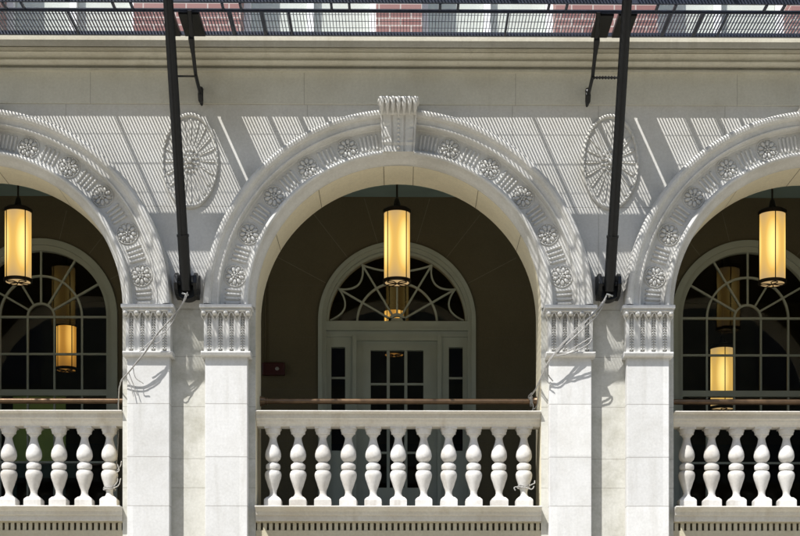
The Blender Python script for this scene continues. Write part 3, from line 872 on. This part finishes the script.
for y0, y1, z0, z1 in ((-.890, -.865, -.015, .005), (-.885, -.875, .005, .30), (-.90, -.886, zO-.03, zO), (-1.59, -1.56, zO-.05, zO+.02)): q.box(-XE-.8, XE+.8, y0, y1, z0, z1)  # the tall thin plate is added to shade the gap between the beams
q.build('outer_beams_shade_plate', M['blueblack'], F)
for i in range(-6, 7):
    for d in (-.085, .085):
        x_ = -.55+1.03*i+d; q = MB(); q.box(x_-.012, x_+.012, -.864, -.721, -.020, .0); q.build('link_plate', M['blueblack'], F)
for i in range(-3, 4):
    x_ = 1.05+2.1*i
    q = MB(); q.box(x_-.010, x_+.010, -.699, -.201, -.035, -.006); q.build('cross_bar', M['blueblack'], F)
    q = MB(); q.box(x_-.014, x_+.014, -1.559, -.901, zO-.045, zO-.006); q.build('cross_bar', M['blueblack'], F)
for c in (-BAY/2, BAY/2):
    for d in (.49, .80): q = MB(); q.box(c+d-.016, c+d+.016, -.699, -.201, -.03, -.006); q.build('cross_bar', M['blueblack'], F)
for c, s in ((-BAY/2, 1), (BAY/2, -1)):
    lo, hi, sa, sb_ = (-2.22, -1.90, -2.145, -2.100) if s > 0 else (1.90, 2.28, 2.060, 2.105)
    q = MB()                                   # solid plates each side of a narrow slot
    q.box(lo+.001, sa, -.699, -.201, -.05, .0); q.box(sb_, hi-.001, -.699, -.201, -.05, .0)
    q.build('bearing_plate', M['black'], F, bevel=.003)
    xa = c+(.125 if s > 0 else -.205)
    q = MB()                                   # strut arm under the platform
    rows = []
    pts = [(-.80, .10), (-.78, -.12), (-.62, -.34), (-.42, -.52), (-.30, -.60)]
    z77 = rel(zz(97, .0))
    path = [Vector((xa, -.74, -.03)), Vector((xa, -.66, rel(zz(25,-.66)))), Vector((xa, -.52, rel(zz(50,-.52)))), Vector((xa, -.30, rel(zz(76,-.3)))), Vector((xa+s*.005, -.12, rel(zz(88,-.12)))), Vector((xa+s*.005, .05, rel(zz(96,.05))))]
    q.tube(path, [.022, .022, .020, .018, .018, .018], n=8)
    q.build('strut_arm', M['black'], F)
    q = MB(); e = path[-1]; q.tube([e+Vector((0,.07,.075)), e+Vector((0,-.01,.06)), e+Vector((0,-.035,.0)), e+Vector((0,-.01,-.055)), e+Vector((0,.07,-.07))], [.014,.026,.028,.026,.012], n=8)
    q.build('strut_foot', M['black'], F)
    q = MB(); q.tube([(xa-s*.01, -.60, -.02), (xa-s*.005, -.58, rel(zz(40,-.58))), (xa, -.50, rel(zz(54,-.5)))], [.012,.03,.02], n=8); q.build('strut_knuckle', M['black'], F)
# railing posts and rails
for i in range(-6, 7):
    x_ = -.55+1.03*i; q = MB(); q.box(x_-.012, x_+.012, -1.588, -1.562, zO+.02, 1.05); q.build('railing_post', M['blueblack'], F)
for z in (.35, .70, 1.06):
    q = MB(); q.tube([(-XE-.8, -1.575, z), (XE+.8, -1.575, z)], .014, n=8); q.build('rail', M['blueblack'], F)

# ================================================================== FLAGPOLES
def flagpole(cx, s):
    O = empty('flagpole', (cx, 0, 0))
    foot = Vector((0, -.05, zz(287, -.05))); d = Vector((0, -1.17, 6.28+1.6-foot.z-.03)); d.normalize()
    q = MB(); Lp = 5.6
    def ring(p, r_):                           # ribbed section
        u = Vector((1,0,0)); v = d.cross(u); rr = []
        for k in range(24):
            a = 2*PI*k/24; f = 1.0 if k % 6 else .84
            rr.append(p+r_*f*(math.cos(a)*u+math.sin(a)*v))
        return rr
    q.grid([ring(foot+d*.50, .050), ring(foot+d*2.0, .048), ring(foot+d*Lp, .038)], closed=True, smooth=True, cap=True)
    q.build('pole', M['black'], O)
    q = MB(); q.tube([foot-d*.03, foot+d*.49], .056, n=20); q.tube([foot+d*.485, foot+d*.505], .061, n=20); q.build('socket_sleeve', M['black'], O)
    q = MB()                                   # two cheek plates with rounded lower ends, and a back plate
    for sx in (-1, 1):
        x0 = sx*.095; rows = []
        out_ = [(G, .14), (-.02, .145), (-.10, .10), (-.12, .02), (-.09, -.04), (-.02, -.08), (.06, -.09), (G, -.09)]
        a = [(x0-.018, y, foot.z+z) for y, z in out_]; b_ = [(x0+.018, y, foot.z+z) for y, z in out_]
        q = MB(); q.grid([a, b_], closed=True, cap=True); q.build('cheek_plate', M['black'], O, bevel=.004)
    q = MB(); n = 18; a, b_ = [], []
    out_ = [(.12*math.cos(t), -.0-.115*math.sin(t)) for t in [PI*i/n for i in range(n+1)]]
    out_ = [(.12, .17), (.10,.18), (.07, .10), (-.07, .10), (-.10,.18), (-.12, .17)][:0] + [(.118, .16)] + out_ + [(-.118, .16)]
    q.grid([[(x*.98, -.02, foot.z+z-(.12 if z > .1 else 0)) for x, z in out_], [(x, G-.002, foot.z+z) for x, z in out_]], closed=True, cap=True)
    q.tube([(-.11, -.05, foot.z+.03), (.11, -.05, foot.z+.03)], .018, n=10)
    q.build('back_shoe', M['black'], O)
    # tie rod to the fire escape arm
    t = 1.0
    for _ in range(40):
        p = foot+d*t; t += (zz(77, p.y)-p.z)/d.z
    ax = (-BAY/2+.125 if s > 0 else BAY/2-.205)-cx
    q = MB(); q.tube([p, (ax, -.30, zz(77,-.3))], .010, n=6)
    if s < 0:
        a, b_ = Vector(p), Vector((ax, -.30, zz(77,-.3)))
        for i in range(10): c = a.lerp(b_, (i+.5)/10); q.blob(c, .012, .012, .017, u=6, v=5)
    q.build('tie_rod', M['black'], O)
    # flag rope cleat
    q = MB(); q.tube([(0, -.02, foot.z-.085), (0, -.08, foot.z-.085)], .012, n=8); q.tube([(-.035, -.085, foot.z-.075), (.03, -.085, foot.z-.095)], .009, n=8)
    q.build('cleat', M['lens'], O)
    return O
tag(flagpole(-2.115, 1), 'black steel flagpole with bracket foot between left and middle arches', 'flagpole', 'slanting flagpoles between the arches')
tag(flagpole(2.105, -1), 'black steel flagpole with bracket foot between middle and right arches', 'flagpole', 'slanting flagpoles between the arches')

# ================================================================== CORDS
def smooth(pts, n=6):
    P_ = [Vector(p) for p in pts]; P_ = [P_[0]]+P_+[P_[-1]]; o = []
    for i in range(1, len(P_)-2):
        a, b_, c, d = P_[i-1:i+3]
        for j in range(n):
            t = j/n
            o.append(.5*((2*b_)+(-a+c)*t+(2*a-5*b_+4*c-d)*t*t+(-a+3*b_-3*c+d)*t**3))
    o.append(P_[-2]); return o
def pp(px, py, y): return (xx(px, y), y, zz(py, y))
def cord(q, pts, r=.0075, wig=.004):
    s = smooth(pts, 5); wig *= .55
    s = [p+Vector((random.uniform(-wig, wig), random.uniform(-wig, wig), random.uniform(-wig, wig))) for p in s]
    q.tube(s, r, n=6)
# left cord: foot of the left pole -> left bay's right jamb -> last baluster
q = MB()
base = [pp(187,294,-.13), pp(183,304,-.14), pp(172,319,-.13), pp(158,334,-.12), pp(146,352,-.12), pp(133,368,-.09), pp(122,381,-.02)]
for k in range(3):
    off = Vector((random.uniform(-.012,.012), -.008*k, random.uniform(-.012,.012)))
    cord(q, [Vector(p)+off for p in base], .0048, .004)
cord(q, [pp(178,312,-.14), pp(168,330,-.13), pp(156,338,-.13), pp(140,352,-.12)], .005, .003)
cord(q, [pp(168,330,-.13), pp(160,342,-.13), pp(152,344,-.12)], .004, .008)
cord(q, [pp(133,366,-.1), pp(136,378,-.08), pp(144,384,-.06)], .0045, .003)
cord(q, [pp(129,373,-.08), pp(134,386,-.05), pp(138,396,-.03)], .0045, .003)
cord(q, [pp(126,377,-.06), pp(131,386,-.04), pp(134,397,-.03)], .0045, .003)
cord(q, [pp(122,381,-.02), pp(119.5,390,.14), pp(119,410,.30), pp(118.5,440,.36), pp(117,462,.34), pp(114,468,.26)], .007, .004)
o = q.build('cord', M['rope'])
tag(o, 'frayed grey cord running from left flagpole foot down to the left arch', 'cord', 'cords tied to the flagpoles')
def loops(name, cx, cy, cz, r, n, tail):
    q = MB(); pts = []
    for i in range(n*14+1):
        a = 2*PI*i/14; pts.append((cx+(r+.004*math.sin(i))*math.cos(a), cy+(r+.003*math.cos(i*1.7))*math.sin(a), cz+.012*i/14-.006*n+.004*math.sin(i*2.1)))
    q.tube(pts, .0052, n=6)
    for t in tail: cord(q, [Vector((cx, cy, cz))+Vector(v) for v in t], .006, .004)
    return q.build('knotted_cord', M['rope'])
spc = .2505*1.02
bx = -BAY+5*spc
o = loops('cord', bx, .30, zz(489,.3), .058, 3, [[(.05,-.04,.02),(.09,-.03,.08),(.07,-.02,.16),(.11,.0,.23),(.12,0,.28)], [(.05,-.05,0),(.10,-.04,.03),(.12,-.03,.10)], [(.05,-.03,.15),(.10,-.02,.18),(.08,-.02,.25)]])
tag(o, 'grey cord knotted round the last baluster of the left balustrade', 'cord')
# right cord
q = MB()
base = [pp(607,296,-.13), pp(601,306,-.14), pp(588,320,-.13), pp(574,333,-.12), pp(560,348,-.12), pp(549,362,-.10), pp(543,374,-.02), pp(537,388,.16), pp(531,397,.45)]
for k in range(3):
    off = Vector((random.uniform(-.014,.014), -.008*k, random.uniform(-.014,.014)))
    cord(q, [Vector(p)+off for p in base], .0048, .004)
cord(q, [pp(606,298,-.14), pp(598,314,-.14), pp(586,326,-.13), pp(571,340,-.13), pp(557,353,-.12)], .007, .004)
cord(q, [pp(557,353,-.12), pp(570,350,-.12), pp(583,342,-.13), pp(592,337,-.13), pp(588,344,-.13), pp(572,352,-.12), pp(556,356,-.12)], .006, .004)
cord(q, [pp(547,366,-.08), pp(548,374,-.05), pp(553,381,-.03)], .006, .003)
cord(q, [pp(545,369,-.08), pp(545,377,-.05), pp(552,386,-.03)], .006, .003)
cord(q, [pp(540,381,.05), pp(539,392,.25), pp(537,405,.45), pp(534,409,.55)], .006, .004)
o = q.build('cord', M['rope'])
tag(o, 'grey cord running from right flagpole foot to the end of the middle handrail', 'cord', 'cords tied to the flagpoles')
q = MB(); hx, hz_ = xx(531,.62), zz(401.5,.62); pts = []
for i in range(43):
    a = 2*PI*i/14; pts.append((hx+.008*i/14-.01+.003*math.sin(i*2), .62+.042*math.cos(a), hz_+.048*math.sin(a)))
q.tube(pts, .0065, n=6)
cord(q, [(hx, .575, hz_), (hx+.02, .57, hz_-.05), (hx+.01, .57, hz_-.10)], .006, .003)
cord(q, [(hx, .575, hz_), (hx-.03, .57, hz_+.04), (hx+.0, .50, hz_+.07)], .006, .003)
tag(q.build('knotted_cord', M['rope']), 'grey cord looped round the right end of the middle handrail', 'cord')
o = loops('cord', 5*spc, .30, zz(487,.3), .060, 3, [[(.05,-.04,.01),(.10,-.05,.03),(.11,-.04,.06)], [(-.04,-.05,0),(-.10,-.06,-.01),(-.09,-.06,-.04)], [(.0,-.06,0),(.07,-.07,-.03),(.10,-.06,.0)]])
tag(o, 'grey cord wound round the foot of the last baluster in the middle arch', 'cord')
